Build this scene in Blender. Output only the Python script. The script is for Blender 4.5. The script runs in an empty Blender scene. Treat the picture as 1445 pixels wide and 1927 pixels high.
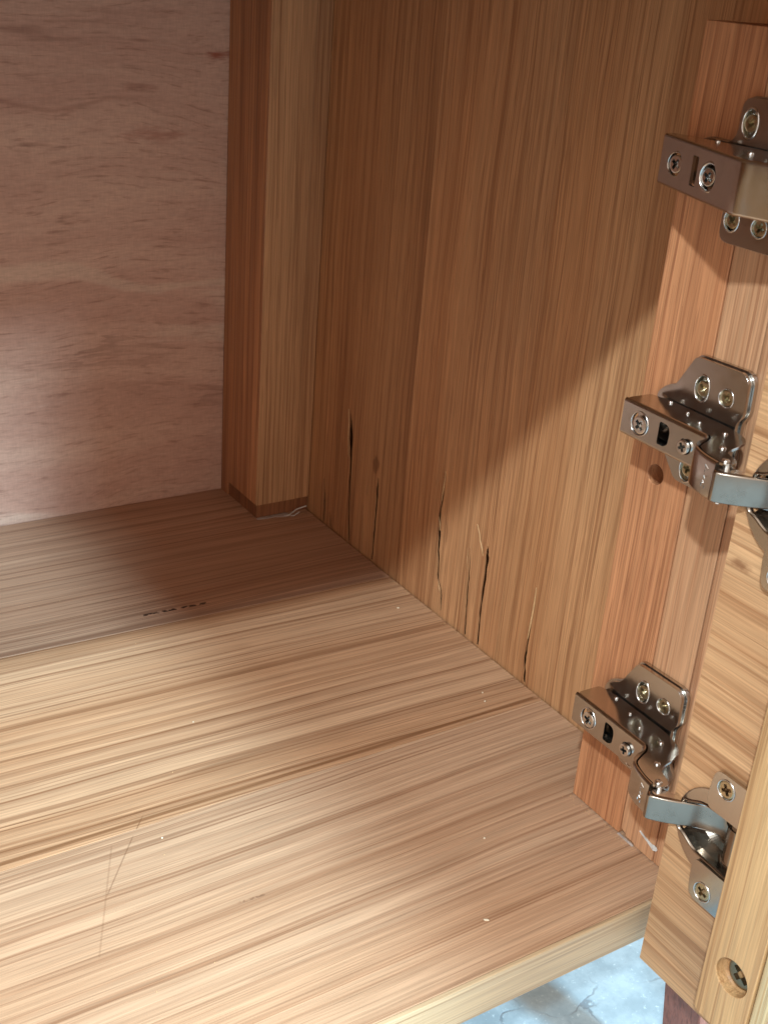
import bpy, bmesh, math, random
from mathutils import Vector, Matrix
from mathutils.geometry import delaunay_2d_cdt

MM = 0.001
sc = bpy.context.scene
col = sc.collection
random.seed(7)

# ------------------------------------------------------------------ camera
cam_data = bpy.data.cameras.new('camera')
cam = bpy.data.objects.new('camera', cam_data); col.objects.link(cam)
right = Vector((0.84400195, -0.53121422, 0.07397411))
up = Vector((0.16768921, 0.39236848, 0.90439334))
fwd = Vector((0.50945171, 0.75090508, -0.42023865))
R = Matrix((right, up, -fwd)).transposed()
cam.matrix_world = Matrix.Translation((0, 0, 0.350)) @ R.to_4x4()
cam_data.sensor_fit = 'VERTICAL'; cam_data.sensor_height = 36.0; cam_data.sensor_width = 27.0
cam_data.lens = 2270.33 / 1927 * 36
cam_data.clip_start = 0.01; cam_data.clip_end = 100
cam_data.dof.use_dof = True; cam_data.dof.focus_distance = 0.56; cam_data.dof.aperture_fstop = 40
sc.camera = cam

# ------------------------------------------------------------------ light of the room
world = bpy.data.worlds.new('World'); sc.world = world; world.use_nodes = True
bg = world.node_tree.nodes['Background']
bg.inputs['Color'].default_value = (1.0, 0.87, 0.76, 1); bg.inputs['Strength'].default_value = 1.52

def window_light(name, target, direction, dist, w, h, power, color):
    ld = bpy.data.lights.new(name, 'AREA'); ld.shape = 'RECTANGLE'; ld.size = w; ld.size_y = h
    ld.energy = power; ld.color = color
    o = bpy.data.objects.new(name, ld); col.objects.link(o)
    d = Vector(direction).normalized()
    o.location = Vector(target) + d * dist
    o.rotation_euler = (-d).to_track_quat('-Z', 'Y').to_euler()
    return o
# daylight coming in over the open door, and a second one from the left
window_light('window_light', (.222, .40, 0), (0.205, -1, 0.80), 2.2, .16, .55, 120, (0.54, 0.82, 1.0))
window_light('ceiling_light', (.378, .43, .13), (-1.15, -1, 1.23), 2.0, .06, .06, 37, (0.74, 0.91, 1.0))

sc.view_settings.view_transform = 'Standard'; sc.view_settings.look = 'None'
sc.view_settings.exposure = 0.0; sc.view_settings.gamma = 1.0
sc.view_settings.use_curve_mapping = False
sc.render.engine = 'CYCLES'
sc.cycles.max_bounces = 7; sc.cycles.diffuse_bounces = 4

# ------------------------------------------------------------------ node helpers
class NB:
    def __init__(s, name):
        s.m = bpy.data.materials.new(name); s.m.use_nodes = True
        s.t = s.m.node_tree; s.p = s.t.nodes['Principled BSDF']
    def n(s, kind, **kw):
        nd = s.t.nodes.new(kind)
        for k, v in kw.items(): setattr(nd, k, v)
        return nd
    def link(s, a, b): s.t.links.new(a, b)
    def put(s, sock, v):
        if isinstance(v, bpy.types.NodeSocket): s.link(v, sock)
        elif isinstance(v, (tuple, list)) and sock.type == 'RGBA' and len(v) == 3: sock.default_value = (*v, 1)
        else: sock.default_value = v
    def math(s, op, a, b=0.0, c=0.0, clamp=False):
        nd = s.n('ShaderNodeMath', operation=op); nd.use_clamp = clamp
        for i, v in enumerate((a, b, c)): s.put(nd.inputs[i], v)
        return nd.outputs[0]
    def vmul(s, v, k):
        nd = s.n('ShaderNodeVectorMath', operation='MULTIPLY'); s.put(nd.inputs[0], v); s.put(nd.inputs[1], k); return nd.outputs[0]
    def vadd(s, v, k):
        nd = s.n('ShaderNodeVectorMath', operation='ADD'); s.put(nd.inputs[0], v); s.put(nd.inputs[1], k); return nd.outputs[0]
    def noise(s, vec, detail=2, rough=.5, dist=0.0, scale=1.0):
        nd = s.n('ShaderNodeTexNoise'); s.put(nd.inputs['Vector'], vec)
        nd.inputs['Scale'].default_value = scale; nd.inputs['Detail'].default_value = detail
        nd.inputs['Roughness'].default_value = rough; nd.inputs['Distortion'].default_value = dist
        return nd.outputs[0]
    def ramp(s, v, a, b, lo=0.0, hi=1.0, smooth=True):
        nd = s.n('ShaderNodeMapRange'); nd.interpolation_type = 'SMOOTHSTEP' if smooth else 'LINEAR'
        s.put(nd.inputs[0], v)
        for i, x in enumerate((a, b, lo, hi)): nd.inputs[i + 1].default_value = x
        return nd.outputs[0]
    def mix(s, f, a, b, blend='MIX'):
        nd = s.n('ShaderNodeMix', data_type='RGBA', blend_type=blend)
        s.put(nd.inputs[0], f); s.put(nd.inputs[6], a); s.put(nd.inputs[7], b)
        return nd.outputs[2]
    def bump(s, h, strength, dist):
        nd = s.n('ShaderNodeBump'); s.put(nd.inputs['Height'], h)
        nd.inputs['Strength'].default_value = strength; nd.inputs['Distance'].default_value = dist
        s.link(nd.outputs[0], s.p.inputs['Normal'])
    def hsv(s, colr, h=.5, sat=1.0, v=1.0):
        nd = s.n('ShaderNodeHueSaturation'); s.put(nd.inputs['Hue'], h); s.put(nd.inputs['Saturation'], sat)
        s.put(nd.inputs['Value'], v); s.put(nd.inputs['Color'], colr); return nd.outputs[0]

def segment_mask(b, pos, ax, ay, p, q, width):
    """1 on a straight scratch from p to q (metres, in the plane of components ax, ay)."""
    dx, dy = q[0] - p[0], q[1] - p[1]; L = math.hypot(dx, dy); dx /= L; dy /= L
    u = b.math('SUBTRACT', pos[ax], p[0]); v = b.math('SUBTRACT', pos[ay], p[1])
    t = b.math('ADD', b.math('MULTIPLY', u, dx), b.math('MULTIPLY', v, dy))
    d = b.math('ABSOLUTE', b.math('SUBTRACT', b.math('MULTIPLY', u, dy), b.math('MULTIPLY', v, dx)))
    m = b.ramp(d, width * .3, width, 1, 0)
    m = b.math('MULTIPLY', m, b.ramp(t, 0, .004)); m = b.math('MULTIPLY', m, b.ramp(t, L - .004, L, 1, 0))
    return m

def wood(name, axis, light, mid, dark, seed=0.0, ring=90.0, ringamt=.5, ringwarp=3.0, streak=.5, fleck=.5, rough=.5,
         cross=None, skew=0.0, spots=(), scratches=(), tone=.35, sharp=3.0, coat=.05, fine=.42, stretch=1.0, wander=.006, thin=.5):
    b = NB(name)
    tc = b.n('ShaderNodeTexCoord').outputs['Object']
    sp = b.n('ShaderNodeSeparateXYZ'); b.link(tc, sp.inputs[0]); P = [sp.outputs[i] for i in range(3)]
    others = [i for i in range(3) if i != axis]
    c1i = cross if cross is not None else others[0]; c2i = [i for i in others if i != c1i][0]
    al, c1, c2 = P[axis], P[c1i], P[c2i]
    if skew: c1 = b.math('ADD', c1, b.math('MULTIPLY', al, skew))
    cv = b.n('ShaderNodeCombineXYZ'); b.link(al, cv.inputs[0]); b.put(cv.inputs[1], c1); b.link(c2, cv.inputs[2])
    V = b.vadd(cv.outputs[0], (seed * 3.17, seed * 1.71, seed * .93))
    # gentle wander of the grain
    w = b.noise(b.vmul(V, (5, 14, 14)), 2, .5)
    c1w = b.math('ADD', c1, b.math('MULTIPLY', b.math('SUBTRACT', w, .5), wander))
    cv2 = b.n('ShaderNodeCombineXYZ'); b.link(al, cv2.inputs[0]); b.put(cv2.inputs[1], c1w); b.link(c2, cv2.inputs[2])
    W = b.vadd(cv2.outputs[0], (seed * 3.17, seed * 1.71, seed * .93))
    n1 = b.noise(b.vmul(W, (1.3, 26, 26)), 3, .55)
    n2 = b.noise(b.vmul(W, (4.0 * stretch, 210, 210)), 4, .62)
    n3 = b.noise(b.vmul(W, (22, 1300, 1300)), 2, .6)
    n4 = b.noise(b.vmul(W, (40, 1500, 1500)), 1, .5)
    n5 = b.noise(b.vmul(W, (5 * stretch, 560, 560)), 3, .7)
    # growth lines: sawtooth along the width, spacing wandering
    rr = b.math('ADD', b.math('MULTIPLY', c1w, ring), b.math('MULTIPLY', n1, ringwarp))
    rr = b.math('ADD', rr, seed * 7.3)
    saw = b.math('FRACT', rr)
    line = b.math('POWER', saw, sharp)
    line = b.math('MULTIPLY', line, b.ramp(saw, .93, 1.0, 1, 0))
    line = b.math('MULTIPLY', line, b.ramp(n2, .3, .62, .35, 1))
    lvar = b.noise(b.vmul(W, (1.1, 17, 17)), 2, .5)
    line = b.math('MULTIPLY', line, b.ramp(lvar, .3, .68, .15, 1))
    c = b.mix(b.ramp(n1, .28, .72), light, mid)
    c = b.mix(b.math('MULTIPLY', line, ringamt, clamp=True), c, dark)
    c = b.mix(b.ramp(n2, .53, .68, 0, streak * .6), c, dark)
    c = b.mix(b.ramp(n2, .5, .25, 0, streak * .6), c, light)
    n6 = b.noise(b.vmul(W, (2.2 * stretch, 440, 440)), 2, .6)
    c = b.mix(b.ramp(n6, .575, .64, 0, thin), c, dark)
    c = b.mix(b.ramp(n6, .43, .36, 0, thin * .35), c, light)
    c = b.mix(b.ramp(n5, .545, .62, 0, fine), c, dark)
    c = b.mix(b.ramp(n5, .46, .33, 0, fine * .6), c, light)
    fl = b.math('MULTIPLY', b.ramp(n4, .58, .70), b.ramp(n3, .40, .60))
    c = b.mix(b.math('MULTIPLY', fl, fleck * .75), c, tuple(x * .7 for x in dark))
    v = b.ramp(n3, .25, .75, 1.0 - .26, 1.0 + .20, smooth=False)
    tn = b.noise(b.vmul(V, (3, 9, 9)), 2, .5)
    v = b.math('MULTIPLY', v, b.ramp(tn, .25, .75, 1 - tone * .5, 1 + tone * .5, smooth=False))
    c = b.hsv(c, v=v)
    for (a1, a2, pa, pb, r, strength, scol) in spots:
        u = b.math('DIVIDE', b.math('SUBTRACT', P[a1], pa), r[0]); q = b.math('DIVIDE', b.math('SUBTRACT', P[a2], pb), r[1])
        d = b.math('SQRT', b.math('ADD', b.math('MULTIPLY', u, u), b.math('MULTIPLY', q, q)))
        d = b.math('ADD', d, b.math('MULTIPLY', b.math('SUBTRACT', b.noise(tc, 3, .6, scale=130), .5), 1.3))
        c = b.mix(b.ramp(d, .35, 1.0, strength, 0), c, scol)
    for (a1, a2, p, q, wd, strength, scol, broken) in scratches:
        m = segment_mask(b, P, a1, a2, p, q, wd)
        if broken: m = b.math('MULTIPLY', m, b.ramp(b.noise(tc, 1, .5, scale=broken), .45, .55))
        c = b.mix(b.math('MULTIPLY', m, strength), c, scol)
    b.link(c, b.p.inputs['Base Color'])
    b.link(b.ramp(n3, .2, .8, rough - .06, rough + .12), b.p.inputs['Roughness'])
    b.p.inputs['Coat Weight'].default_value = coat; b.p.inputs['Coat Roughness'].default_value = .28
    hgt = b.math('ADD', b.math('MULTIPLY', n3, .5), b.math('MULTIPLY', b.math('SUBTRACT', n2, fl), .6))
    b.bump(hgt, .22, .00035)
    return b.m

def simple(name, c, rough=.5, metal=0.0, var=.0, vscale=300, bumpd=0.0):
    b = NB(name)
    b.p.inputs['Roughness'].default_value = rough; b.p.inputs['Metallic'].default_value = metal
    tc = b.n('ShaderNodeTexCoord').outputs['Object']
    nz = b.noise(tc, 4, .6, scale=vscale)
    b.link(b.hsv(c, v=b.ramp(nz, .25, .75, 1 - var, 1 + var, smooth=False)), b.p.inputs['Base Color'])
    b.link(b.ramp(nz, .25, .75, rough * .8, rough * 1.25, smooth=False), b.p.inputs['Roughness'])
    if bumpd: b.bump(nz, .3, bumpd)
    return b.m

L = dict(
 shelf_back=wood('shelf_wood_back', 0, (.50,.29,.18), (.41,.215,.125), (.18,.072,.034), 1.3, ring=85, ringamt=.7, cross=1, skew=.01, tone=.25, fine=.38, stretch=.4, thin=.5, sharp=1.8, ringwarp=2.5, fleck=.25,
     scratches=[(0, 1, (.2207,.5622), (.2640,.5603), .0017, .95, (.03,.01,.005), 260), (0, 1, (-.12,.5625), (.3765,.5462), .0035, .55, (.15,.058,.028), 0)]),
 shelf_mid=wood('shelf_wood_mid', 0, (.57,.335,.192), (.47,.242,.122), (.20,.077,.029), 4.1, ring=82, ringamt=.85, cross=1, skew=.03, ringwarp=2.6, sharp=2.0, tone=.2, fine=.36, stretch=.4, thin=.55, fleck=.25,
     scratches=[(0, 1, (.1585,.4013), (.1460,.3860), .0005, .5, (.12,.05,.02), 0), (0, 1, (-.12,.3985), (.3765,.3975), .0016, .75, (.17,.065,.022), 0)]),
 shelf_front=wood('shelf_wood_front', 0, (.56,.345,.212), (.475,.265,.15), (.24,.105,.049), 8.7, ring=78, ringamt=.55, cross=1, skew=-.01, ringwarp=2.6, sharp=1.8, tone=.2, fine=.38, stretch=.45, thin=.48, fleck=.25,
     scratches=[(0, 1, (.1500,.3910), (.1260,.3600), .0005, .4, (.12,.05,.02), 0), (0, 1, (.1396,.3896), (.1120,.3300), .0006, .25, (.16,.07,.03), 0),
                (0, 1, (.1700,.3335), (.1850,.3325), 0.0009, .45, (.10,.04,.02), 500)]),
 edge=wood('edge_strip_wood', 0, (.58,.405,.24), (.49,.32,.18), (.31,.18,.09), 2.2, ring=60, ringamt=.4, cross=2, streak=.3, fleck=.2),
 wall_a=wood('side_wood_a', 2, (0.556,0.292,0.136), (0.447,0.207,0.087), (0.218,0.078,0.026), 3.3, ring=150, ringamt=.35, cross=1, streak=.6, fleck=.7, ringwarp=4, tone=.25, wander=.010, thin=.4),
 wall_b=wood('side_wood_b', 2, (0.534,0.275,0.128), (0.436,0.198,0.084), (0.207,0.074,0.025), 5.9, ring=170, ringamt=.4, cross=1, streak=.6, fleck=.7, ringwarp=4, tone=.25, wander=.010, thin=.4),
 wall_c=wood('side_wood_c', 2, (0.491,0.242,0.107), (0.392,0.172,0.070), (0.180,0.061,0.020), 7.4, ring=150, ringamt=.4, cross=1, streak=.6, fleck=.7, ringwarp=4, tone=.25, wander=.010, thin=.4,
     spots=[(1, 2, .570, .064, (.004,.009), .6, (.11,.035,.01))]),
 post_l=wood('post_wood_left', 2, (0.534,0.245,0.109), (0.403,0.164,0.065), (0.174,0.055,0.020), 11.1, ring=55, ringamt=.9, cross=1, fleck=.4, sharp=1.3, ringwarp=2),
 post_f=wood('post_wood_front', 2, (0.545,0.294,0.142), (0.436,0.213,0.094), (0.218,0.087,0.033), 12.7, ring=110, ringamt=.45, cross=0, fleck=.5),
 post_core=wood('post_wood_core', 2, (.26,.10,.04), (.20,.07,.026), (.09,.028,.01), 14.2, ring=200, ringamt=.6, cross=0),
 stile_a=wood('stile_wood_a', 2, (.58,.26,.12), (.48,.195,.084), (.26,.085,.033), 15.3, ring=230, ringamt=.6, cross=1, streak=.65, fleck=.8, tone=.2),
 stile_b=wood('stile_wood_b', 2, (.58,.315,.17), (.50,.245,.12), (.31,.12,.053), 17.8, ring=120, ringamt=.3, cross=1, streak=.3, fleck=.35, tone=.2),
 door=wood('door_wood', 1, (.62,.375,.195), (.52,.275,.13), (.24,.09,.03), 21.4, ring=60, ringamt=.8, cross=2, ringwarp=4, sharp=2.2, streak=.4, fleck=.3, tone=.3, fine=.2, stretch=1.5,
     spots=[(1, 2, .2395, .168, (.006,.003), .7, (.16,.05,.015))]),
 batten=wood('batten_wood', 2, (.62,.40,.195), (.53,.295,.13), (.31,.14,.05), 23.9, ring=110, ringamt=.55, cross=1, ringwarp=5, sharp=2.2, streak=.5, fleck=.2),
 batten_pale=wood('batten_wood_pale', 2, (.66,.55,.33), (.60,.45,.25), (.42,.25,.11), 26.2, ring=60, ringamt=.4, cross=1),
 carcass=wood('carcass_wood', 2, (.42,.23,.11), (.34,.17,.075), (.18,.075,.03), 31.0, ring=90, ringamt=.4, cross=1),
 red=wood('red_wood', 2, (.34,.14,.10), (.27,.10,.07), (.13,.045,.03), 33.0, ring=200, ringamt=.4, cross=0, fleck=.6),
)

def plywood():
    b = NB('plywood')
    tc = b.n('ShaderNodeTexCoord').outputs['Object']
    V = b.vmul(tc, (1, 1, 1))
    warp = b.noise(b.vmul(V, (5, 1, 9)), 2, .5)
    sp = b.n('ShaderNodeSeparateXYZ'); b.link(tc, sp.inputs[0])
    zz = b.math('ADD', sp.outputs[2], b.math('MULTIPLY', b.math('SUBTRACT', warp, .5), .05))
    cv = b.n('ShaderNodeCombineXYZ'); b.link(sp.outputs[0], cv.inputs[0]); b.put(cv.inputs[2], zz)
    W = cv.outputs[0]
    n1 = b.noise(b.vadd(b.vmul(W, (4, 1, 30)), (3.3, 0, 1.7)), 4, .55)
    n2 = b.noise(b.vmul(W, (45, 1, 420)), 3, .65)
    n3 = b.noise(b.vmul(tc, (140, 1, 900)), 2, .6)
    n4 = b.noise(b.vmul(tc, (1100, 1, 180)), 2, .6)
    c = b.mix(b.ramp(n1, .30, .68), (.57, .355, .265), (.48, .27, .20))
    # pale wandering bands
    band = b.math('FRACT', b.math('ADD', b.math('MULTIPLY', zz, 9.0), b.math('MULTIPLY', n1, 2.2)))
    pale = b.math('MULTIPLY', b.ramp(band, .0, .12), b.ramp(band, .12, .30, 1, 0))
    pale = b.math('MULTIPLY', pale, b.ramp(b.noise(b.vmul(tc, (6, 1, 6)), 1), .42, .62))
    c = b.mix(b.math('MULTIPLY', pale, .55), c, (.62, .45, .35))
    edge = b.math('MULTIPLY', b.ramp(band, .86, .985), b.ramp(band, .985, 1.0, 1, 0))
    edge = b.math('MULTIPLY', edge, b.ramp(b.noise(b.vmul(tc, (9, 1, 7)), 2), .45, .65))
    c = b.mix(b.math('MULTIPLY', edge, .45), c, (.20, .085, .055))
    c = b.mix(b.ramp(n2, .52, .72, 0, .65), c, (.27, .125, .085))
    c = b.mix(b.ramp(n2, .45, .22, 0, .35), c, (.58, .41, .32))
    X, Z = sp.outputs[0], sp.outputs[2]
    wob = b.math('SUBTRACT', b.noise(b.vmul(tc, (45, 1, 260)), 3, .65), .5)
    wob2 = b.math('SUBTRACT', b.noise(b.vmul(tc, (14, 1, 14)), 2, .5), .5)
    # long pale band of early wood and a dark curl higher up
    zc = b.math('ADD', b.ramp(X, .225, .295, .1615, .1455), b.math('MULTIPLY', wob2, .012))
    dz = b.math('ADD', b.math('ABSOLUTE', b.math('SUBTRACT', Z, zc)), b.math('MULTIPLY', wob, .0055))
    th = b.ramp(X, .21, .33, .0058, .0022)
    c = b.mix(b.math('MULTIPLY', b.ramp(b.math('DIVIDE', dz, th), .5, 1.25, 1, 0), .42), c, (.64, .47, .36))
    zc2 = b.math('ADD', b.math('ADD', b.math('MULTIPLY', b.math('SINE', b.math('MULTIPLY', X, 75.0)), .0035), .257), b.math('MULTIPLY', wob2, .012))
    dz2 = b.math('ADD', b.math('ABSOLUTE', b.math('SUBTRACT', Z, zc2)), b.math('MULTIPLY', wob, .0035))
    c = b.mix(b.math('MULTIPLY', b.ramp(dz2, .0004, .0026, 1, 0), b.ramp(X, .262, .30, .38, 0)), c, (.25, .10, .065))
    for (pa, pb, r, s_, scol) in ((.330, .2865, (.011, .0024), .85, (.26, .05, .018)), (.292, .240, (.018, .006), .5, (.30, .085, .05)), (.284, .268, (.014, .003), .5, (.24, .09, .06)), (.232, .192, (.006, .003), .5, (.2, .09, .06)), (.212, .235, (.012, .002), .5, (.22, .09, .06))):
        u = b.math('DIVIDE', b.math('SUBTRACT', X, pa), r[0]); q = b.math('DIVIDE', b.math('SUBTRACT', Z, pb), r[1])
        d = b.math('SQRT', b.math('ADD', b.math('MULTIPLY', u, u), b.math('MULTIPLY', q, q)))
        d = b.math('ADD', d, b.math('MULTIPLY', wob, 3.6))
        c = b.mix(b.ramp(d, .0, 1.1, s_, 0), c, scol)
    v = b.math('ADD', b.ramp(n3, .25, .75, .88, 1.10, smooth=False), b.ramp(n4, .3, .7, -.05, .05, smooth=False))
    b.link(b.hsv(c, v=v), b.p.inputs['Base Color'])
    b.p.inputs['Roughness'].default_value = .55
    b.bump(b.math('ADD', n3, n2), .2, .0003)
    return b.m
L['ply'] = plywood()

def stone_floor():
    b = NB('pale_stone_tile')
    tc = b.n('ShaderNodeTexCoord').outputs['Object']
    nz = b.noise(tc, 6, .65, scale=45); nf = b.noise(tc, 4, .7, scale=300)
    c = b.mix(b.ramp(nz, .32, .66), (.27, .345, .385), (.185, .25, .285))
    c = b.mix(b.ramp(nf, .58, .72, 0, .7), c, (.42, .51, .55))
    c = b.mix(b.ramp(nf, .40, .27, 0, .5), c, (.15, .19, .21))
    # cracked veins
    wv = b.n('ShaderNodeVectorMath', operation='ADD'); b.link(tc, wv.inputs[0])
    no = b.n('ShaderNodeTexNoise'); b.link(tc, no.inputs['Vector']); no.inputs['Scale'].default_value = 28; no.inputs['Detail'].default_value = 5
    sm = b.n('ShaderNodeVectorMath', operation='SCALE'); b.link(no.outputs['Color'], sm.inputs[0]); sm.inputs['Scale'].default_value = .045
    b.link(sm.outputs[0], wv.inputs[1])
    vo = b.n('ShaderNodeTexVoronoi', feature='DISTANCE_TO_EDGE'); b.link(wv.outputs[0], vo.inputs['Vector']); vo.inputs['Scale'].default_value = 19
    vein = b.ramp(vo.outputs['Distance'], .004, .022, 1, 0)
    vein = b.math('MULTIPLY', vein, b.ramp(b.noise(tc, 2, .5, scale=22), .44, .60))
    c = b.mix(b.math('MULTIPLY', vein, .65), c, (.08, .10, .12))
    b.link(c, b.p.inputs['Base Color']); b.p.inputs['Roughness'].default_value = .45
    b.bump(b.math('SUBTRACT', nf, b.math('MULTIPLY', vein, 2)), .3, .0008)
    return b.m
L['stone'] = stone_floor()

def nickel(name, c, rough, scale=900):
    b = NB(name); b.p.inputs['Metallic'].default_value = 1
    tc = b.n('ShaderNodeTexCoord').outputs['Object']
    n = b.noise(tc, 3, .6, scale=scale); s_ = b.noise(tc, 4, .65, scale=140)
    c = b.mix(b.ramp(s_, .5, .75, 0, .35), c, tuple(x * .72 for x in c))
    b.link(c, b.p.inputs['Base Color'])
    b.link(b.ramp(s_, .3, .7, rough * .8, rough * 1.45, smooth=False), b.p.inputs['Roughness'])
    return b.m
L['nickel'] = nickel('nickel_plate', (.55, .525, .49), .16)
L['steel'] = nickel('zinc_steel', (.30, .25, .205), .20)
L['brass'] = nickel('yellow_zinc_screw', (.52, .44, .29), .26)
L['bolt'] = nickel('bright_steel_screw', (.72, .71, .69), .16)
L['dark_screw'] = nickel('dull_bronze_screw', (.26, .23, .16), .34)
L['glue'] = simple('dried_glue', (.66, .64, .60), .4, var=.1, bumpd=.0004)
L['gluedark'] = simple('old_glue', (.42, .34, .30), .4, var=.25, bumpd=.0004)
L['crumb'] = simple('sawdust_crumb', (.70, .58, .42), .7, var=.1)
L['splinter'] = simple('splinter_wood', (.52, .31, .145), .6, var=.2)

# ------------------------------------------------------------------ mesh helpers (millimetres in, metres out)
def mesh_obj(name, verts, faces, mat, parent=None, smooth=False, origin=(0, 0, 0), recalc=True):
    me = bpy.data.meshes.new(name)
    o = Vector(origin)
    me.from_pydata([((Vector(v) - o) * MM)[:] for v in verts], [], faces)
    if recalc:
        bm = bmesh.new(); bm.from_mesh(me); bmesh.ops.remove_doubles(bm, verts=bm.verts, dist=1e-6)
        bmesh.ops.recalc_face_normals(bm, faces=bm.faces); bm.to_mesh(me); bm.free()
    me.materials.append(mat)
    if smooth: me.polygons.foreach_set('use_smooth', [True] * len(me.polygons))
    ob = bpy.data.objects.new(name, me); col.objects.link(ob)
    if parent is not None: ob.parent = parent
    return ob

def box(name, a, b, mat, parent=None, bevel=.4, seg=2, origin=(0, 0, 0), sub=None):
    bm = bmesh.new(); bmesh.ops.create_cube(bm, size=1)
    for v in bm.verts:
        v.co = Vector([((a[i] + b[i]) / 2 + v.co[i] * (b[i] - a[i]) - origin[i]) * MM for i in range(3)])
    if bevel: bmesh.ops.bevel(bm, geom=bm.edges[:], offset=bevel * MM, segments=seg, profile=.6, affect='EDGES')
    me = bpy.data.meshes.new(name); bm.to_mesh(me); bm.free(); me.materials.append(mat)
    ob = bpy.data.objects.new(name, me); col.objects.link(ob)
    if parent is not None: ob.parent = parent
    return ob

def plate_geo(outer, holes, f3, d0, d1, back=True, extra=()):
    """Flat plate in a 2-D plane with holes; f3(a, b, depth) -> 3-D mm. Returns verts, faces."""
    pts = [Vector(p) for p in outer]; loops = [list(range(len(outer)))]
    for h in holes:
        loops.append(list(range(len(pts), len(pts) + len(h)))); pts += [Vector(p) for p in h]
    pts += [Vector(p) for p in extra]
    vo, eo, fo, _, _, _ = delaunay_2d_cdt(pts, [], loops, 2, 1e-5)
    V = [f3(v.x, v.y, d0) for v in vo]; F = [tuple(f) for f in fo]; n = len(V)
    V += [f3(v.x, v.y, d1) for v in vo]
    if back: F += [tuple(reversed([i + n for i in f])) for f in fo]
    cnt = {}
    for f in fo:
        for i in range(len(f)):
            k = tuple(sorted((f[i], f[(i + 1) % len(f)]))); cnt[k] = cnt.get(k, 0) + 1
    F += [(a, b, b + n, a + n) for (a, b), c in cnt.items() if c == 1]
    return V, F

def circle(cx, cy, r, n=24, ry=None): return [(cx + r * math.cos(2 * math.pi * i / n), cy + (ry or r) * math.sin(2 * math.pi * i / n)) for i in range(n)]
def rrect(x0, x1, y0, y1, r, n=4):
    out = []
    for cx, cy, a0 in ((x1 - r, y1 - r, 0), (x0 + r, y1 - r, 90), (x0 + r, y0 + r, 180), (x1 - r, y0 + r, 270)):
        for i in range(n + 1):
            a = math.radians(a0 + 90 * i / n); out.append((cx + r * math.cos(a), cy + r * math.sin(a)))
    return out
def round_poly(pts, r, n=4):
    out = []
    for i, p in enumerate(pts):
        p = Vector(p); a = Vector(pts[i - 1]) - p; b = Vector(pts[(i + 1) % len(pts)]) - p
        d = min(r, a.length * .45, b.length * .45); pa = p + a.normalized() * d; pb = p + b.normalized() * d
        for k in range(n + 1):
            t = k / n; out.append(tuple((1 - t) ** 2 * pa + 2 * t * (1 - t) * p + t * t * pb))
    return out

def bevel_outer(ob, off, seg=2, ang=40):
    bm = bmesh.new(); bm.from_mesh(ob.data)
    es = [e for e in bm.edges if len(e.link_faces) == 2 and e.calc_face_angle(0) > math.radians(ang)]
    bmesh.ops.bevel(bm, geom=es, offset=off * MM, segments=seg, profile=.5, affect='EDGES', clamp_overlap=True)
    bm.to_mesh(ob.data); bm.free()

def empty(name, loc):
    e = bpy.data.objects.new(name, None); col.objects.link(e); e.location = [c * MM for c in loc]; e.empty_display_size = .02; return e
def tag(o, label=None, cat=None, group=None, kind=None):
    for k, v in (('label', label), ('category', cat), ('group', group), ('kind', kind)):
        if v: o[k] = v
    return o

# ================================================================== the setting
FLOOR_Z = -180
tag(mesh_obj('floor', [(-3000, -3000, FLOOR_Z), (3000, -3000, FLOOR_Z), (3000, 3000, FLOOR_Z), (-3000, 3000, FLOOR_Z)], [(0, 1, 2, 3)], L['stone']), kind='structure')

# ================================================================== cabinet
cab = tag(empty('cabinet', (0, 0, 0)), 'open wooden cabinet interior with plank shelf, cracked side panel and plywood back', 'cabinet')
WX, SX, BY, FY = 378, 340, 705, 254      # side panel face, stile face, back, front edge
LX = -140                                # far (left) side of the cabinet
T = 18.7

# --- shelf: three wide planks and a pale edge strip
shelf = empty('shelf', (0, 0, 0)); shelf.parent = cab
def seam_ab(x): return 551.6 - (x - 139) * .0333
def plank(name, quad, z1, z0, mat, parent, bevel=.25):
    V = [(x, y, z1) for x, y in quad] + [(x, y, z0) for x, y in quad]
    ob = mesh_obj(name, V, [(0, 1, 2, 3), (7, 6, 5, 4)] + [(i, (i + 1) % 4, (i + 1) % 4 + 4, i + 4) for i in range(4)], mat, parent)
    bevel_outer(ob, bevel); return ob
xr = WX - 1.0
plank('plank', [(LX, seam_ab(LX) + .3), (xr, seam_ab(xr) + .3), (xr, BY - .3), (LX, BY - .3)], 0.05, -T, L['shelf_back'], shelf)
plank('plank', [(LX, 393.75), (xr, 393.75), (xr, seam_ab(xr)), (LX, seam_ab(LX))], 0, -T, L['shelf_mid'], shelf)
plank('plank', [(LX, FY + 2.2), (xr, FY + 2.2), (xr, 393.5), (LX, 393.5)], .03, -T, L['shelf_front'], shelf)
box('edge_strip', (LX, FY, -T - .1), (xr, FY + 2.1, .03), L['edge'], shelf, .5)

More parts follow.
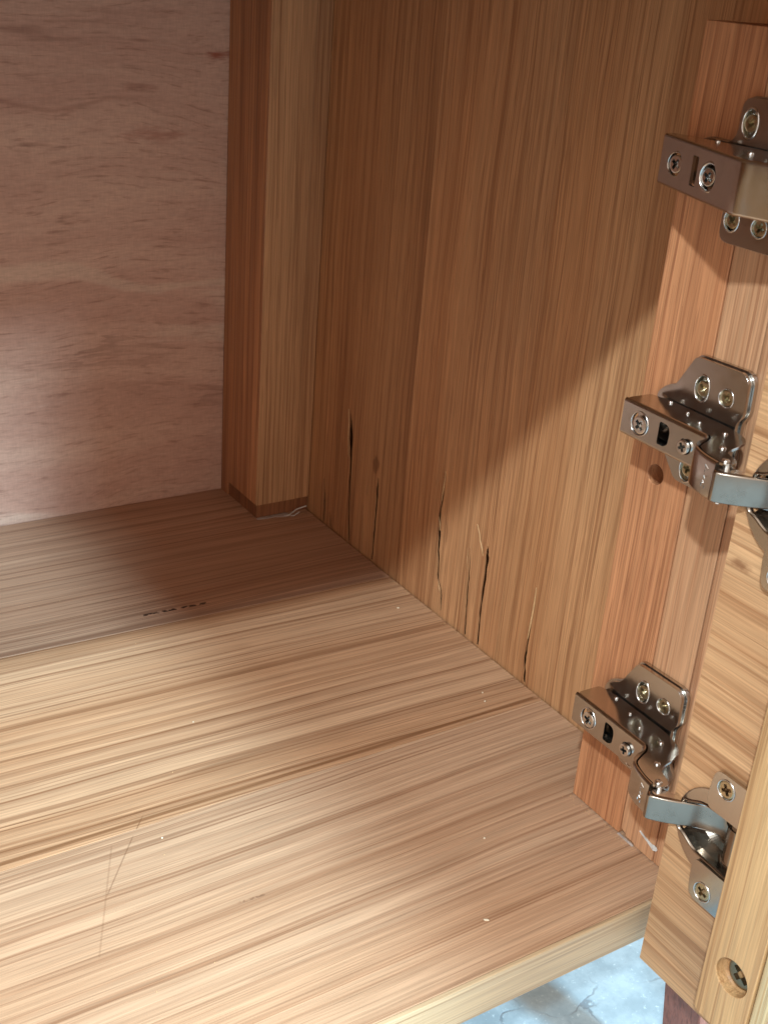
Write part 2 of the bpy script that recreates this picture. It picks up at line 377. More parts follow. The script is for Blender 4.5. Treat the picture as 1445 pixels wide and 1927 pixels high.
# --- right side panel: three vertical planks, the two rear ones split at the foot
side = empty('side_panel', (0, 0, 0)); side.parent = cab
def crack(left, right_, ):  # closed loop in (y, z): up the left (far) side and down the right
    return left + right_
def wall_plank(y0, y1, mat, cracks, thick=17.0, ztop=420.0):
    """Thin face at x = WX with real splits into a hollow behind it; the lips of each split stand slightly proud."""
    f3 = lambda a, b, d: (WX + d, a, b)
    a0, a1, z0 = y0 + .08, y1 - .08, -18.5
    outer = [(a0, z0), (a1, z0), (a1, ztop), (a0, ztop)]
    extra = []
    for c in cracks:                       # a fence of points round each split keeps the lifted lip local
        m = len(c) // 2
        for (ya, za), (yb, zb) in zip(c[:m], c[:m - 1:-1]):
            extra += [(ya + 1.6, za), (yb - 1.6, zb)]
        extra += [(c[0][0], c[0][1] + 2.0), (c[m - 1][0], c[m - 1][1] - 2.0)]
    V, F = plate_geo(outer, cracks, f3, 0, .3, back=False, extra=extra)
    lips = [(p, k, len(c)) for c in cracks for k, p in enumerate(c)]
    for i in range(len(V)):
        x, y, z = V[i]
        if x < WX + .001:
            for p, k, m in lips:
                if abs(p[0] - y) < 1e-3 and abs(p[1] - z) < 1e-3:
                    V[i] = (x - ((.28 if k % 2 else .15) if k < m // 2 else .03), y, z)
    n = len(V)
    for X in (WX + .3, WX + 9, WX + thick): V += [(X, a0, z0), (X, a1, z0), (X, a1, ztop), (X, a0, ztop)]
    for o in (n, n + 4): F += [(o + i, o + (i + 1) % 4, o + 4 + (i + 1) % 4, o + 4 + i) for i in range(4)]
    F += [(n + 4, n + 5, n + 6, n + 7), (n + 11, n + 10, n + 9, n + 8)]
    return mesh_obj('plank', V, F, mat, side)
def wedge(path, widths):
    """closed ragged crack outline round a centre line of (y, z) with local widths"""
    rnd = random.Random(int(path[0][0] * 13)); P2, W2 = [], []
    for i in range(len(path) - 1):
        for k in range(4):
            t = k / 4; j = rnd.uniform(-.22, .22) if (i or k) else 0
            P2.append((path[i][0] * (1 - t) + path[i + 1][0] * t + j, path[i][1] * (1 - t) + path[i + 1][1] * t))
            W2.append((widths[i] * (1 - t) + widths[i + 1] * t) * .95 * (rnd.uniform(.75, 1.25) if (i or k) else 1))
    path, widths = P2 + [path[-1]], W2 + [widths[-1]]
    a = [(p[0] + w / 2, p[1]) for p, w in zip(path, widths)]; b_ = [(p[0] - w * .65, p[1]) for p, w in zip(path, widths)]
    return a + b_[::-1]
c0 = wedge([(630.4, 31), (628.7, 17), (627.8, 1.0)], [.6, 1.5, 1.5])
c01 = wedge([(620.8, 10.5), (619.6, 5), (619.2, .8)], [.4, 1.3, 1.3])
c1 = wedge([(604.2, 88.6), (601.4, 80), (600.6, 70), (599.3, 56), (598.5, 36), (597.0, 16), (594.8, .8)], [.3, 2.2, 3.2, 2.0, 1.5, 1.5, 1.4])
c15 = wedge([(576.6, 49.5), (577.0, 45), (577.6, 40)], [.2, .9, .2])
c17 = wedge([(580.0, 33), (579.5, 18), (579.2, 1)], [.3, .6, .5])
c2 = wedge([(566.0, 57.5), (566.4, 51), (566.1, 40), (566.1, 24), (566.5, .9)], [.5, 2.0, 1.6, 1.4, 1.3])
c3 = wedge([(499.6, 88.2), (499.2, 74), (500.2, 62), (499.2, 52), (498.3, 40), (496.6, 30), (495.8, 22), (491.8, 17), (490.9, 11), (490.0, 3.4)], [.2, 1.2, 1.4, 2.0, 1.7, 1.5, 1.3, 1.1, 1.2, .5])
c4 = wedge([(469.6, 54), (467.9, 42), (467.5, 30), (466.6, 14), (465.3, .9)], [.3, 1.0, 1.2, 1.2, 1.3])
c5 = wedge([(454.4, 62.5), (453.9, 56), (453.7, 46), (454.0, 30), (453.9, 16), (453.2, .8)], [.5, 2.4, 2.0, 1.4, 1.2, 1.2])
c6 = wedge([(411.6, 57.7), (411.6, 38), (412.2, 24), (412.6, 14), (410.4, .8)], [.1, .5, 1.1, 1.4, 1.2])
wall_plank(FY, 437, L['wall_a'], [c6])
wall_plank(437, 537, L['wall_b'], [c3, c4, c5])
wall_plank(537, BY, L['wall_c'], [c0, c01, c1, c15, c17, c2])

# pale torn fibres at the mouths of the splits
def sliver(name, path, w, lift, mat, parent):
    """thin tapering fibre lying against the side panel; path in (y, z)"""
    V, F = [], []
    n = len(path)
    for i, (y, z) in enumerate(path):
        k = w * (1 - abs(2 * i / (n - 1) - 1) ** 2 * .8) / 2
        l = lift * math.sin(math.pi * (i + .3) / (n + .6)) if lift > 0 else -lift * i / (n - 1)
        x = WX - .15 - l
        V += [(x, y - k, z), (x - w * .6, y, z), (x, y + k, z)]
    for i in range(n - 1):
        a, b_ = i * 3, i * 3 + 3
        F += [(a, a + 1, b_ + 1, b_), (a + 1, a + 2, b_ + 2, b_ + 1), (a + 2, a, b_, b_ + 2)]
    F += [(0, 2, 1), (3 * n - 3, 3 * n - 2, 3 * n - 1)]
    return mesh_obj(name, V, F, mat, parent)
sliver('splinter', [(457.2, 55.0), (457.9, 59), (460.0, 63.5), (460.6, 68), (462.4, 72.5)], .9, -2.2, L['splinter'], side)
sliver('splinter', [(605.4, 89), (603.4, 80), (602.7, 72), (601.0, 58)], .5, .6, L['splinter'], side)
sliver('splinter', [(500.4, 60), (498.3, 57), (497.4, 52.5)], .6, .6, L['splinter'], side)
sliver('splinter', [(494.4, 21.5), (493.4, 18), (491.6, 16)], .5, .5, L['splinter'], side)
sliver('splinter', [(411.2, 58.5), (411.0, 47), (411.6, 36), (412.0, 27)], 1.0, .3, L['splinter'], side)
sliver('splinter', [(498.4, 89), (498.6, 80), (499.2, 70)], .8, .3, L['splinter'], side)
sliver('splinter', [(471.2, 53.5), (470.4, 47), (469.6, 41)], .35, .3, L['splinter'], side)

# --- back panel, far side, top, front rail (they enclose the cabinet)
box('back_panel', (LX - 2, BY, -T - .5), (WX + 16, BY + 6, 420), L['ply'], cab, 0)
box('side_panel', (LX - 19, FY, -T), (LX - .6, BY + 6, 420), L['carcass'], cab, .4)
box('top_panel', (LX - 19, FY, 420.6), (WX + 17, BY + 6, 438), L['carcass'], cab, .4)
box('front_rail', (LX - .5, FY - .2, 352), (WX - .8, FY + 18, 420), L['carcass'], cab, .6)
box('light_block', (341.5, FY + .5, 337.2), (WX - 1, 284, 351.8), L['carcass'], cab, .4)  # added out of view to stop window light leaking over the stile top
for lx, ly in ((-130, 285), (-130, 680), (365, 680)):
    box('leg', (lx - 22, ly - 22, FLOOR_Z + .2), (lx + 22, ly + 22, -T - .6), L['carcass'], cab, 1.2)

# front right leg, tapering towards the foot, of redder wood
legv = [(364.8, 256), (396, 256), (396, 280), (364.8, 280)]; footv = [(392.0, 256), (404, 256), (404, 280), (392.0, 280)]
lg = mesh_obj('leg', [(x, y, -T - .6) for x, y in legv] + [(x, y, FLOOR_Z + .2) for x, y in footv],
     [(0, 1, 2, 3), (7, 6, 5, 4)] + [(i, (i + 1) % 4, (i + 1) % 4 + 4, i + 4) for i in range(4)], L['red'], cab)
bevel_outer(lg, .8); lg['label'] = 'tapered reddish wooden leg under the open door'

# --- corner post at the back: core, thin facing on two sides
post = empty('corner_post', (0, 0, 0)); post.parent = cab
box('core', (339.0, 651.0, .15), (WX - .3, BY - .2, 419), L['post_core'], post, .3)
box('facing_board', (338.0, 651.2, 10.2), (338.95, 692.5, 419), L['post_l'], post, .2)
box('facing_board', (338.3, 649.9, 9.8), (367.2, 650.95, 419), L['post_f'], post, .2)
box('facing_board', (367.35, 650.0, 9.9), (WX - .4, 650.96, 419), L['post_f'], post, .2)
box('facing_board', (338.25, 692.7, .2), (338.96, BY - 1.0, 419), L['post_l'], post, .2)

# --- hinge stile at the front: three upright boards on the side panel
stile = empty('hinge_stile', (0, 0, 0)); stile.parent = cab
fS = lambda a, b, d: (SX + d, a, b)
V, F = plate_geo([(294.0, .5), (325.6, .5), (325.6, 336.8), (294.0, 336.8)], [circle(310.8, 168.7, 4.2, 28)], fS, 0, 11.0)
st1 = mesh_obj('board', V, F, L['stile_a'], stile); bevel_outer(st1, .35, 2, 80)
box('board', (SX + 11.2, 294.0, .5), (WX - .3, 325.5, 336.6), L['stile_a'], stile, .2)
V, F = plate_geo([(293.4, 12.0), (293.0, 3.6), (290.6, 2.9), (289.8, 1.5), (284.6, 1.3), (284.2, .5), (279.4, .6), (272.7, .4), (272.7, 336.4), (293.5, 336.4)], [], lambda a, b, d: (SX + .1 + d, a, b), 0, 37.5)
b2 = mesh_obj('board', V, F, L['stile_b'], stile); bevel_outer(b2, .3, 2, 60)
b3 = box('board', (SX + .25, FY + .3, .4), (WX - .3, 272.4, 336.4), L['stile_b'], stile, .7)

# ================================================================== door (swung open, square to the front)
DX0, DX1, DY, DZ = 312.0, 342.5, 246.0, -18.0
door = empty('door', (DX0, DY, DZ)); door.parent = cab; door['label'] = 'pale wooden door swung open, seen from inside'
dorg = (DX0, DY, DZ)
HZ = (61.5, 195.5, 290.0)
CUP_Y = 223.0
f3 = lambda a, b, d: (DX0 + d, a, b)
V, F = plate_geo([(-230, DZ), (DY, DZ), (DY, 362), (-230, 362)], [circle(CUP_Y, z, 17.0, 36) for z in HZ], f3, 0, 13.0, back=False)
n = len(V); V += [(DX0 + 13, -230, DZ), (DX0 + 13, DY, DZ), (DX0 + 13, DY, 362), (DX0 + 13, -230, 362), (DX1, -230, DZ), (DX1, DY, DZ), (DX1, DY, 362), (DX1, -230, 362)]
F += [(n, n + 1, n + 2, n + 3), (n + 7, n + 6, n + 5, n + 4)] + [(n + i, n + (i + 1) % 4, n + 4 + (i + 1) % 4, n + 4 + i) for i in range(4)]
dp = mesh_obj('door_board', V, F, L['door'], None); dp.parent = door; dp.location = [-c * MM for c in dorg]; 

def lathe(profile, n=28):
    """profile of (r, h); returns verts (a, b, h) and faces"""
    V, F = [], []
    for r, h in profile:
        for i in range(n):
            a = 2 * math.pi * i / n; V.append((r * math.cos(a), r * math.sin(a), h))
    for j in range(len(profile) - 1):
        for i in range(n):
            k = (i + 1) % n; F.append((j * n + i, j * n + k, (j + 1) * n + k, (j + 1) * n + i))
    return V, F

def screw(name, parent, pos, r, mat, rot=20, origin=(0, 0, 0), deep=1.9):
    """flat screw head with a real cross recess; pos = centre of head top, facing -x"""
    a0 = math.radians(rot); L_, W_ = r * .64, r * .20
    cross = []
    for k in range(4):
        a = a0 + k * math.pi / 2
        d = Vector((math.cos(a), math.sin(a))); p = Vector((-d.y, d.x))
        cross += [tuple(d * W_ - p * W_ if False else d * L_ - p * W_), tuple(d * L_ + p * W_), tuple(d * W_ + p * W_)]
    outer = circle(0, 0, r * .86, 28)
    to = lambda a, b, d: (pos[0] + d, pos[1] + a, pos[2] + b)
    V, F = plate_geo(outer, [cross], to, 0, deep, back=False)
    F = [f for f in F]
    n = len(V)
    rim = [(r * .86, 0), (r * .97, .12), (r, .35), (r, deep * 2.4)]
    V2, F2 = lathe(rim, 28)
    V += [to(x, y, h) for x, y, h in V2]; F += [tuple(i + n for i in f) for f in F2]
    n = len(V)
    V += [to(r * .9 * math.cos(i * math.pi / 8), r * .9 * math.sin(i * math.pi / 8), deep * 2.4) for i in range(16)]; F.append(tuple(range(n, n + 16)))
    return mesh_obj(name, V, F, mat, parent, origin=origin)

# battens screwed on the door's inner face
bx = 300.0
fB = lambda a, b, d: (bx + d, a, b)
bat = round_poly([(184.9, -3), (207.6, -3), (207.6, 355), (184.9, 355)], 3.0)
V, F = plate_geo(bat, [circle(195.0, 23.4, 7.3, 36)], fB, 0, 11.9)
batten = mesh_obj('batten', V, F, L['batten'], None); bevel_outer(batten, .8, 3, 60)
batten.parent = door; batten.location = [-c * MM for c in dorg]
V, F = lathe([(7.3, 4.4), (6.6, 5.6), (0.01, 6.4)], 36)
mesh_obj('counterbore', [(bx + h, 195.0 + x, 23.4 + y) for x, y, h in V], F, L['batten'], door, origin=dorg)
screw('screw', door, (bx + 3.4, 193.6, 24.4), 5.9, L['dark_screw'], rot=38, origin=dorg)
b4 = box('batten', (301.2, 150, -3), (DX0 - .1, 184.5, 355), L['batten_pale'], None, .8, 3)
b4.parent = door; b4.location = [-c * MM for c in dorg]

# ================================================================== concealed hinges
def sweep(path, z0, z1, r=1.2):
    """strip facing the left of the path in plan (x, y) with rounded long edges, mm"""
    nrm = []
    for i in range(len(path)):
        a = Vector(path[max(i - 1, 0)]); b_ = Vector(path[min(i + 1, len(path) - 1)])
        t = (b_ - a).normalized(); nrm.append(Vector((-t.y, t.x)))
    prof = [(-r * 1.6, z1), (-r, z1)] + [(-r + r * math.sin(k * math.pi / 8), z1 - r + r * math.cos(k * math.pi / 8)) for k in (1, 2, 3, 4)]
    prof += [(d, z1 + z0 - z) for d, z in reversed(prof)]
    V, F = [], []
    m = len(prof)
    for p, nn in zip(path, nrm):
        for d, z in prof: V.append((p[0] + nn.x * d, p[1] + nn.y * d, z))
    for i in range(len(path) - 1):
        for j in range(m - 1):
            F.append((i * m + j, i * m + j + 1, (i + 1) * m + j + 1, (i + 1) * m + j))
    return V, F
def curve2(pts, n=6):
    """Catmull-Rom through plan points"""
    P = [Vector(p) for p in pts]; out = []
    for i in range(len(P) - 1):
        p0, p1, p2, p3 = P[max(i - 1, 0)], P[i], P[i + 1], P[min(i + 2, len(P) - 1)]
        for k in range(n):
            t = k / n
            out.append(tuple(.5 * ((2 * p1) + (p2 - p0) * t + (2 * p0 - 5 * p1 + 4 * p2 - p3) * t * t + (3 * p1 - p0 - 3 * p2 + p3) * t ** 3)))
    out.append(tuple(P[-1])); return out
def join(*geos):
    V, F = [], []
    for v, f in geos:
        n = len(V); V += list(v); F += [tuple(i + n for i in g) for g in f]
    return V, F
def dome(name, parent, c, r, h, mat, axis='z', origin=(0, 0, 0), n=14):
    V, F = lathe([(r, 0), (r, h * .35), (r * .85, h * .75), (r * .5, h * .95), (.01, h)], n)
    V = [(c[0] + x, c[1] + y, c[2] + z) if axis == 'z' else (c[0] - z, c[1] + x, c[2] + y) for x, y, z in V]
    return mesh_obj(name, V, F, mat, parent, smooth=True, origin=origin)
def ring(name, parent, c, r, w, h, mat, stretch=0.0, origin=(0, 0, 0)):
    """raised bright lip around a screw hole in a plate facing -x, optionally a slot"""
    V, F = lathe([(r + w, .3), (r + w * .8, -h * .8), (r + w * .45, -h), (r + w * .1, -h * .6), (r, .8)], 32)
    return mesh_obj(name, [(c[0] + d, c[1] + a, c[2] + b_ * (1 + stretch / r)) for a, b_, d in V], F, mat, parent, smooth=True, origin=origin)

def base_plate(h, org, outline, top_x, slots, screws, step=True):
    """two stacked plates with screw holes"""
    fP = lambda a, b, d: (d, a, b)
    holes = [circle(y, z, r, 28, r + s) for y, z, r, s in slots]
    V, F = plate_geo(outline, holes, fP, top_x, top_x + 2.3)
    p = mesh_obj('mounting_plate', V, F, L['nickel'], h, origin=org); bevel_outer(p, .7, 3, 60)
    if step:
        c = Vector((sum(q[0] for q in outline) / len(outline), 0))
        out2 = [(c.x + (q[0] - c.x) * 1.045, q[1] * 1.02) for q in outline]
        V, F = plate_geo(out2, [], fP, top_x + 2.4, SX - .15)
        q = mesh_obj('backing_plate', V, F, L['nickel'], p, origin=(0, 0, 0)); q.location = [-c_ * MM for c_ in org]
        bevel_outer(q, .35, 2, 60)
    for y, z, r, s in slots:
        rg = ring('slot_rim', p, (top_x, y, z), r - .1, .7, .35, L['bolt'], s, origin=org)
    for y, z, r, rot in screws:
        screw('screw', p, (top_x + .35, y, z), r, L['brass'], rot=rot, origin=org)
    return p

def cup(h, org):
    """hinge cup let into the door, with two screwed wings"""
    fP = lambda a, b, d: (d, a, b)
    cy = CUP_Y
    opening = round_poly([(cy + 16.9, -6.6), (cy + 13.5, -7.4), (cy + 8, -10.5), (cy - 10, -11.5), (cy - 13, -8), (cy - 13, 8), (cy - 10, 11.5), (cy + 8, 10.5), (cy + 13.5, 7.4), (cy + 16.9, 6.6)], 2.5, 4)
    V, F = plate_geo(circle(cy, 0, 19.6, 56), [opening], fP, 310.6, 312.0)
    c = mesh_obj('hinge_cup', V, F, L['nickel'], h, origin=org); bevel_outer(c, .5, 3, 60)
    # bowl
    V, F = [], []
    k = len(opening)
    for s, d in ((1.0, 310.9), (.97, 313.5), (.86, 318.5), (.70, 321.5)):
        V += [(d, cy + (a - cy) * s, b_ * s) for a, b_ in opening]
    for j in range(3):
        F += [(j * k + i, j * k + (i + 1) % k, (j + 1) * k + (i + 1) % k, (j + 1) * k + i) for i in range(k)]
    F.append(tuple(range(3 * k, 4 * k)))
    mesh_obj('cup_bowl', V, F, L['steel'], c, origin=org)
    # rolled bright lip round the opening
    V, F = [], []
    lip = [(1.0, 310.9), (1.02, 310.2), (1.05, 309.9), (1.08, 310.1), (1.10, 310.7)]
    for s, d in lip: V += [(d, cy + (a - cy) * s, b_ * s) for a, b_ in opening]
    for j in range(len(lip) - 1):
        F += [(j * k + i, j * k + (i + 1) % k, (j + 1) * k + (i + 1) % k, (j + 1) * k + i) for i in range(k)]
    mesh_obj('cup_lip', V, F, L['steel'], c, smooth=True, origin=org)
    # cross bridge inside the bowl
    V, F = sweep(curve2([(315.5, cy - 1), (312.6, cy - 4), (312.2, cy - 8), (315.5, cy - 12)], 5), -8.5, 8.5, .8)
    mesh_obj('cup_bridge', V, F, L['steel'], c, smooth=True, origin=org)
    for s in (1, -1):
        w = round_poly([(cy + 5.3, s * 12.2), (cy + 6.4, s * 17), (cy + 5.2, s * 29.6), (cy - 13, s * 29.6), (cy - 15, s * 17), (cy - 13, s * 12.2)], 4.2, 5)
        V, F = plate_geo(w, [circle(cy - 1.0, s * 23.8, 3.7, 28)], fP, 309.0, 310.5)
        wg = mesh_obj('wing', V, F, L['nickel'], c, origin=org); bevel_outer(wg, .4, 2, 60)
        rg = ring('screw_rim', c, (309.0, cy - 1.0, s * 23.8), 3.6, .7, .3, L['bolt'], origin=org)
        screw('screw', c, (309.1, cy - 1.0, s * 23.8), 3.5, L['brass'], rot=62 if s > 0 else 25, origin=org)
    return c

def cranked_hinge(zc, label, rots):
    org = (SX, 290.0, 0.0)
    h = tag(empty('concealed_hinge', (SX, 290.0, zc)), label, 'hinge', 'hinges on the stile')
    Lw = 7.2
    half = [(313.2, 8.6), (309.5, 11.5), (305.0, 13.5), (297.3, 27.2), (274.0, 27.8), (271.2, 25.0), (270.8, 12.5), (273.2, 9.0)]
    outline = round_poly(half + [(y, -min(z, 22.5)) for y, z in reversed(half)], 2.2, 4)
    base_plate(h, org, outline, 335.6,
               [(291.8, 16.3, 3.3, 1.5), (279.8, 16.5, 3.3, 0), (291.8, -16.3, 3.3, 1.5), (279.8, -16.5, 3.3, 0)],
               [(291.8, 16.2, 3.0, rots[0]), (279.8, 16.5, 3.1, rots[1]), (291.8, -16.2, 3.0, 10), (279.8, -16.5, 3.1, 50)])
    # raised saddle that carries the arm
    box('saddle', (326.5, 276, -5.4), (335.5, 313, 5.4), L['nickel'], h, .6, 2, origin=org)
    # --- arm: pierced front, rounded edges, cheeks
    fA = lambda a, b_, d: (320.0 + d, a, b_)
    win = [(289.3, 1.2), (289.9, 3.4), (291.5, 4.4), (295.0, 4.4), (295.0, -4.4), (291.5, -4.4), (289.6, -3.0)]
    V, F = plate_geo([(272.5, -6.0), (314.6, -6.0), (314.6, 6.0), (272.5, 6.0)], [circle(304.9, -.2, 4.3, 28, 4.7), round_poly(win, .8, 3), circle(281.0, -.4, 3.1, 24)], fA, 0, 1.2)
    arm = mesh_obj('arm', V, F, L['nickel'], h, origin=org)
    front = [(320.0, 314.6), (320.0, 293), (320.0, 273.5), (318.6, 271.6)]
    path2 = curve2([(320.0, 273.2), (317.6, 270.6), (312.6, 268.6), (308.6, 266.6), (306.2, 262.6), (304.7, 257.5), (304.0, 252.4)], 5)
    # side folds of the first run
    for s in (1, -1):
        prof = [(.0, 6.0), (.09, 6.46), (.35, 6.85), (.75, 7.11), (1.2, 7.2)]
        V = [(320 + d, y, s * z) for y in (314.6, 272.9) for d, z in prof]
        F = [(j, j + 1, j + 6, j + 5) for j in range(4)]
        mesh_obj('fold', V, F, L['nickel'], arm, smooth=True, origin=org)
    V, F = sweep([(x, y) for x, y in path2][::-1], -Lw, Lw, 1.2)
    mesh_obj('crank', V, F, L['nickel'], arm, smooth=True, origin=org)
    cheek = [(321.2, 314.4), (321.2, 272.6), (318.6, 269.9), (313.4, 269.6), (309.4, 267.4), (307.3, 262.0), (305.9, 257.2), (305.2, 252.6),
             (306.2, 249.0), (309.8, 248.2), (312.0, 250.2), (314.3, 256.8), (318.0, 258.6), (323.5, 259.6), (328.8, 261.6), (331.8, 264.6), (333.6, 270.0), (334.6, 276.0), (335.0, 304.0), (333.0, 314.0)]
    cheek = round_poly(cheek, 1.6, 3)
    for s in (1, -1):
        fc = (lambda s: lambda a, b_, d: (a, b_, s * d))(s)
        V, F = plate_geo(cheek, [], fc, Lw, Lw - 1.1)
        ck = mesh_obj('cheek', V, F, L['nickel'], arm, origin=org); bevel_outer(ck, .25, 2, 60)
        for rx, ry, rr in ((327.3, 270.2, 1.1), (315.9, 260.6, 1.35), (307.9, 251.6, 1.5), (332.6, 303.0, .9), (330.0, 291.5, .7), (326.5, 282.0, .6)):
            dome('rivet', ck, (rx, ry, Lw - .02) if s > 0 else (rx, ry, -Lw - .9), rr, .9, L['bolt'], origin=org)
    # adjusting screws in the front
    ring('slot_rim', arm, (320.0, 304.9, -.2), 4.2, .6, .35, L['bolt'], .2, origin=org)
    screw('screw', arm, (319.2, 304.3, -.4), 3.5, L['bolt'], rot=rots[2], origin=org)
    screw('screw', arm, (318.2, 281.0, -.4), 2.7, L['bolt'], rot=rots[3], origin=org)
    V, F = lathe([(2.7, .9)] + [(2.7 - .25 * (k % 2), 1.2 + k * .45) for k in range(9)], 20)
    mesh_obj('thread', [(318.2 + hh, 281.0 + a, -.4 + b_) for a, b_, hh in V], F, L['bolt'], arm, origin=org)
    # raised stamped mark on the crank's face
    def stroke(p, q, w=.28):
        d = (Vector(q) - Vector(p)).normalized(); e = Vector((-d.y, d.x)) * w / 2
        V, F = [], []
        for (y, z), k in ((p, 0), (q, 1)):
            t = (258.5 - y) / 12.0; X = 304.75 + (y - 257.5) * .14 - .05
            V += [(X, y + e.x, z + e.y), (X - .22, y, z), (X, y - e.x, z - e.y)]
        return V, [(0, 1, 4, 3), (1, 2, 5, 4), (0, 2, 1), (3, 4, 5)]
    marks = [((256.9, 4.6), (256.7, 3.2)), ((256.9, 4.6), (255.2, 3.6)), ((256.7, 3.2), (255.9, 3.0)), ((255.2, 3.6), (255.3, 2.9)), ((256.9, 2.6), (256.8, 1.6)), ((256.8, 1.3), (256.7, -.6)),
             ((256.7, .6), (255.9, -.6)), ((255.5, 1.0), (255.4, .4)), ((256.9, -1.2), (256.8, -2.2)), ((256.9, -1.2), (256.1, -2.0)), ((256.8, -2.2), (256.2, -2.0)), ((257.6, -2.6), (257.5, -3.6)), ((256.0, -2.8), (255.8, -4.0))]
    V, F = join(*[stroke(p, q) for p, q in marks])
    mesh_obj('stamped_mark', V, F, L['bolt'], arm, origin=org, recalc=False)
    # --- link between arm and cup
    lp = curve2([(306.6, 252.0), (303.0, 251.6), (301.0, 250.0), (301.5, 247.8), (306.0, 242.8), (311.6, 238.0), (316.2, 234.0), (319.2, 229.4), (320.2, 225.5)], 7)
    V, F = sweep(lp[::-1], -5.5, 5.5, .7)
    lk = mesh_obj('link', V, F, L['steel'], h, smooth=True, origin=org)
    # side flanges of the link
    fl = [(303.6, 250.4), (302.8, 248.4), (307.9, 243.0), (312.9, 238.0), (316.4, 234.0), (320.2, 229.5), (322.6, 231.0), (316.5, 238.4), (309.6, 246.0), (308.0, 250.6)]
    for s in (1, -1):
        fc = (lambda s: lambda a, b_, d: (a, b_, s * d))(s)
        V, F = plate_geo(round_poly(fl, 1.0, 3), [], fc, 5.55, 4.7)
        mesh_obj('flange', V, F, L['bolt'], lk, origin=org)
    V, F = lathe([(.01, -6.9), (1.3, -6.9), (1.3, 6.9), (.01, 6.9)], 16)
    mesh_obj('pivot_pin', [(306.9 + a, 249.9 + b_, hh) for a, b_, hh in V], F, L['bolt'], lk, origin=org)
    cup(h, org)
    return h

def straight_hinge(zc, label):
    org = (SX, 290.0, 0.0)
    h = tag(empty('concealed_hinge', (SX, 290.0, zc)), label, 'hinge', 'hinges on the stile')
    half = [(317.5, 6.5), (312.0, 9.2), (301.0, 9.0), (298.6, 12.5), (298.6, 24.6), (262.0, 24.6), (262.0, 8.0)]
    outline = round_poly(half + [(y, -z) for y, z in reversed(half)], 4.6, 5)
    base_plate(h, org, outline, 336.2, [(293.8, 16.2, 3.2, 1.5), (281.2, 16.4, 3.2, 0), (293.8, -16.4, 3.2, .6), (281.2, -16.6, 3.2, 0)],
               [(293.8, 16.2, 3.0, 30), (281.2, 16.4, 3.0, 0), (293.8, -16.4, 3.0, 40), (281.2, -16.6, 3.0, 20)], step=True)
    box('saddle', (329.5, 274, -5.4), (336.1, 312, 5.4), L['nickel'], h, .6, 2, origin=org)
    # arm tilted away from the stile: plane from (328, 326) to (309, 275)
    A = Vector((327.0, 323.6)); B = Vector((306.6, 265.1)); d = (B - A); LN = d.length; d.normalize(); nv = Vector((d.y, -d.x))
    if nv.x > 0: nv = -nv
    def fA(a, b_, w):
        p = A + d * a - nv * w; return (p.x, p.y, b_)
    s = lambda t: t
    holes = [circle(12.5, 0, 3.9, 28, 4.4), rrect(24.4, 28.6, -5.0, 5.0, .4, 2), circle(38.0, 0, 4.0, 28, 4.7)]
    V, F = plate_geo([(0, -7.7), (LN - 8, -7.7), (LN - 8, 7.7), (0, 7.7)], holes, fA, 0, 1.2)
    arm = mesh_obj('arm', V, F, L['nickel'], h, origin=org)
    for sg in (1, -1):
        prof = [(.0, 7.7), (.09, 8.16), (.35, 8.55), (.75, 8.81), (1.2, 8.9)]
        V = [fA(a, sg * z, w) for a in (0, LN - 8) for w, z in prof]
        mesh_obj('fold', V, [(j, j + 1, j + 6, j + 5) for j in range(4)], L['nickel'], arm, smooth=True, origin=org)
        out = [tuple(A - nv * 1.2), tuple(A + d * (LN - 8) - nv * 1.2), (310.6, 269.8), (313.6, 258.0), (314.2, 250.0), (331.5, 252.0), (333.0, 270.0), (334.6, 290), (331.0, 322.0)]
        fc = (lambda sg: lambda a, b_, w: (a, b_, sg * w))(sg)
        V, F = plate_geo(round_poly(out, .8, 2), [], fc, 8.9, 7.8)
        ck = mesh_obj('cheek', V, F, L['nickel'], arm, origin=org); bevel_outer(ck, .25, 2, 60)
        for rx, ry, rr in ((321.0, 278.0, 1.1), (331.0, 302.0, .9), (324.0, 266.0, 1.2)):
            dome('rivet', ck, (rx, ry, 8.88 if sg > 0 else -9.8), rr, .9, L['bolt'], origin=org)
    e = A + d * (LN - 8)
    path = curve2([tuple(e), (308.9, 269.6), (310.2, 265.0), (312.3, 257.0), (312.9, 250.0)], 6)
    V, F = sweep(path[::-1], -8.9, 8.9, 1.2)
    mesh_obj('crank', V, F, L['nickel'], arm, smooth=True, origin=org)
    p1 = fA(12.5, 0, 0); p2 = fA(38.0, 0, 0)
    ring('slot_rim', arm, (p1[0], p1[1], 0), 3.6, .5, .4, L['nickel'], .3, origin=org)
    screw('screw', arm, (p1[0] - .2, p1[1], 0), 3.1, L['bolt'], rot=35, origin=org)
    ring('slot_rim', arm, (p2[0], p2[1], 0), 3.7, .9, .6, L['bolt'], .5, origin=org)
    screw('screw', arm, (p2[0] - .1, p2[1] + .6, -.1), 3.0, L['bolt'], rot=30, origin=org)
    V, F = sweep(curve2([(314.6, 250.2), (311.0, 247.0), (312.6, 240.0), (317.0, 233.0), (319.0, 226.0)], 5)[::-1], -6, 6, .7)
    mesh_obj('link', V, F, L['steel'], h, smooth=True, origin=org)
    cup(h, org)
    return h

cranked_hinge(HZ[0], 'lowest nickel cabinet hinge with cranked arm, nearest the shelf, its cup visible on the door', (35, 62, 20, 75))
cranked_hinge(HZ[1], 'middle nickel cabinet hinge with cranked arm, above the drilled hole in the stile', (50, 25, 40, 60))
straight_hinge(HZ[2], 'topmost nickel cabinet hinge with narrow slot, in shade at the upper right corner')

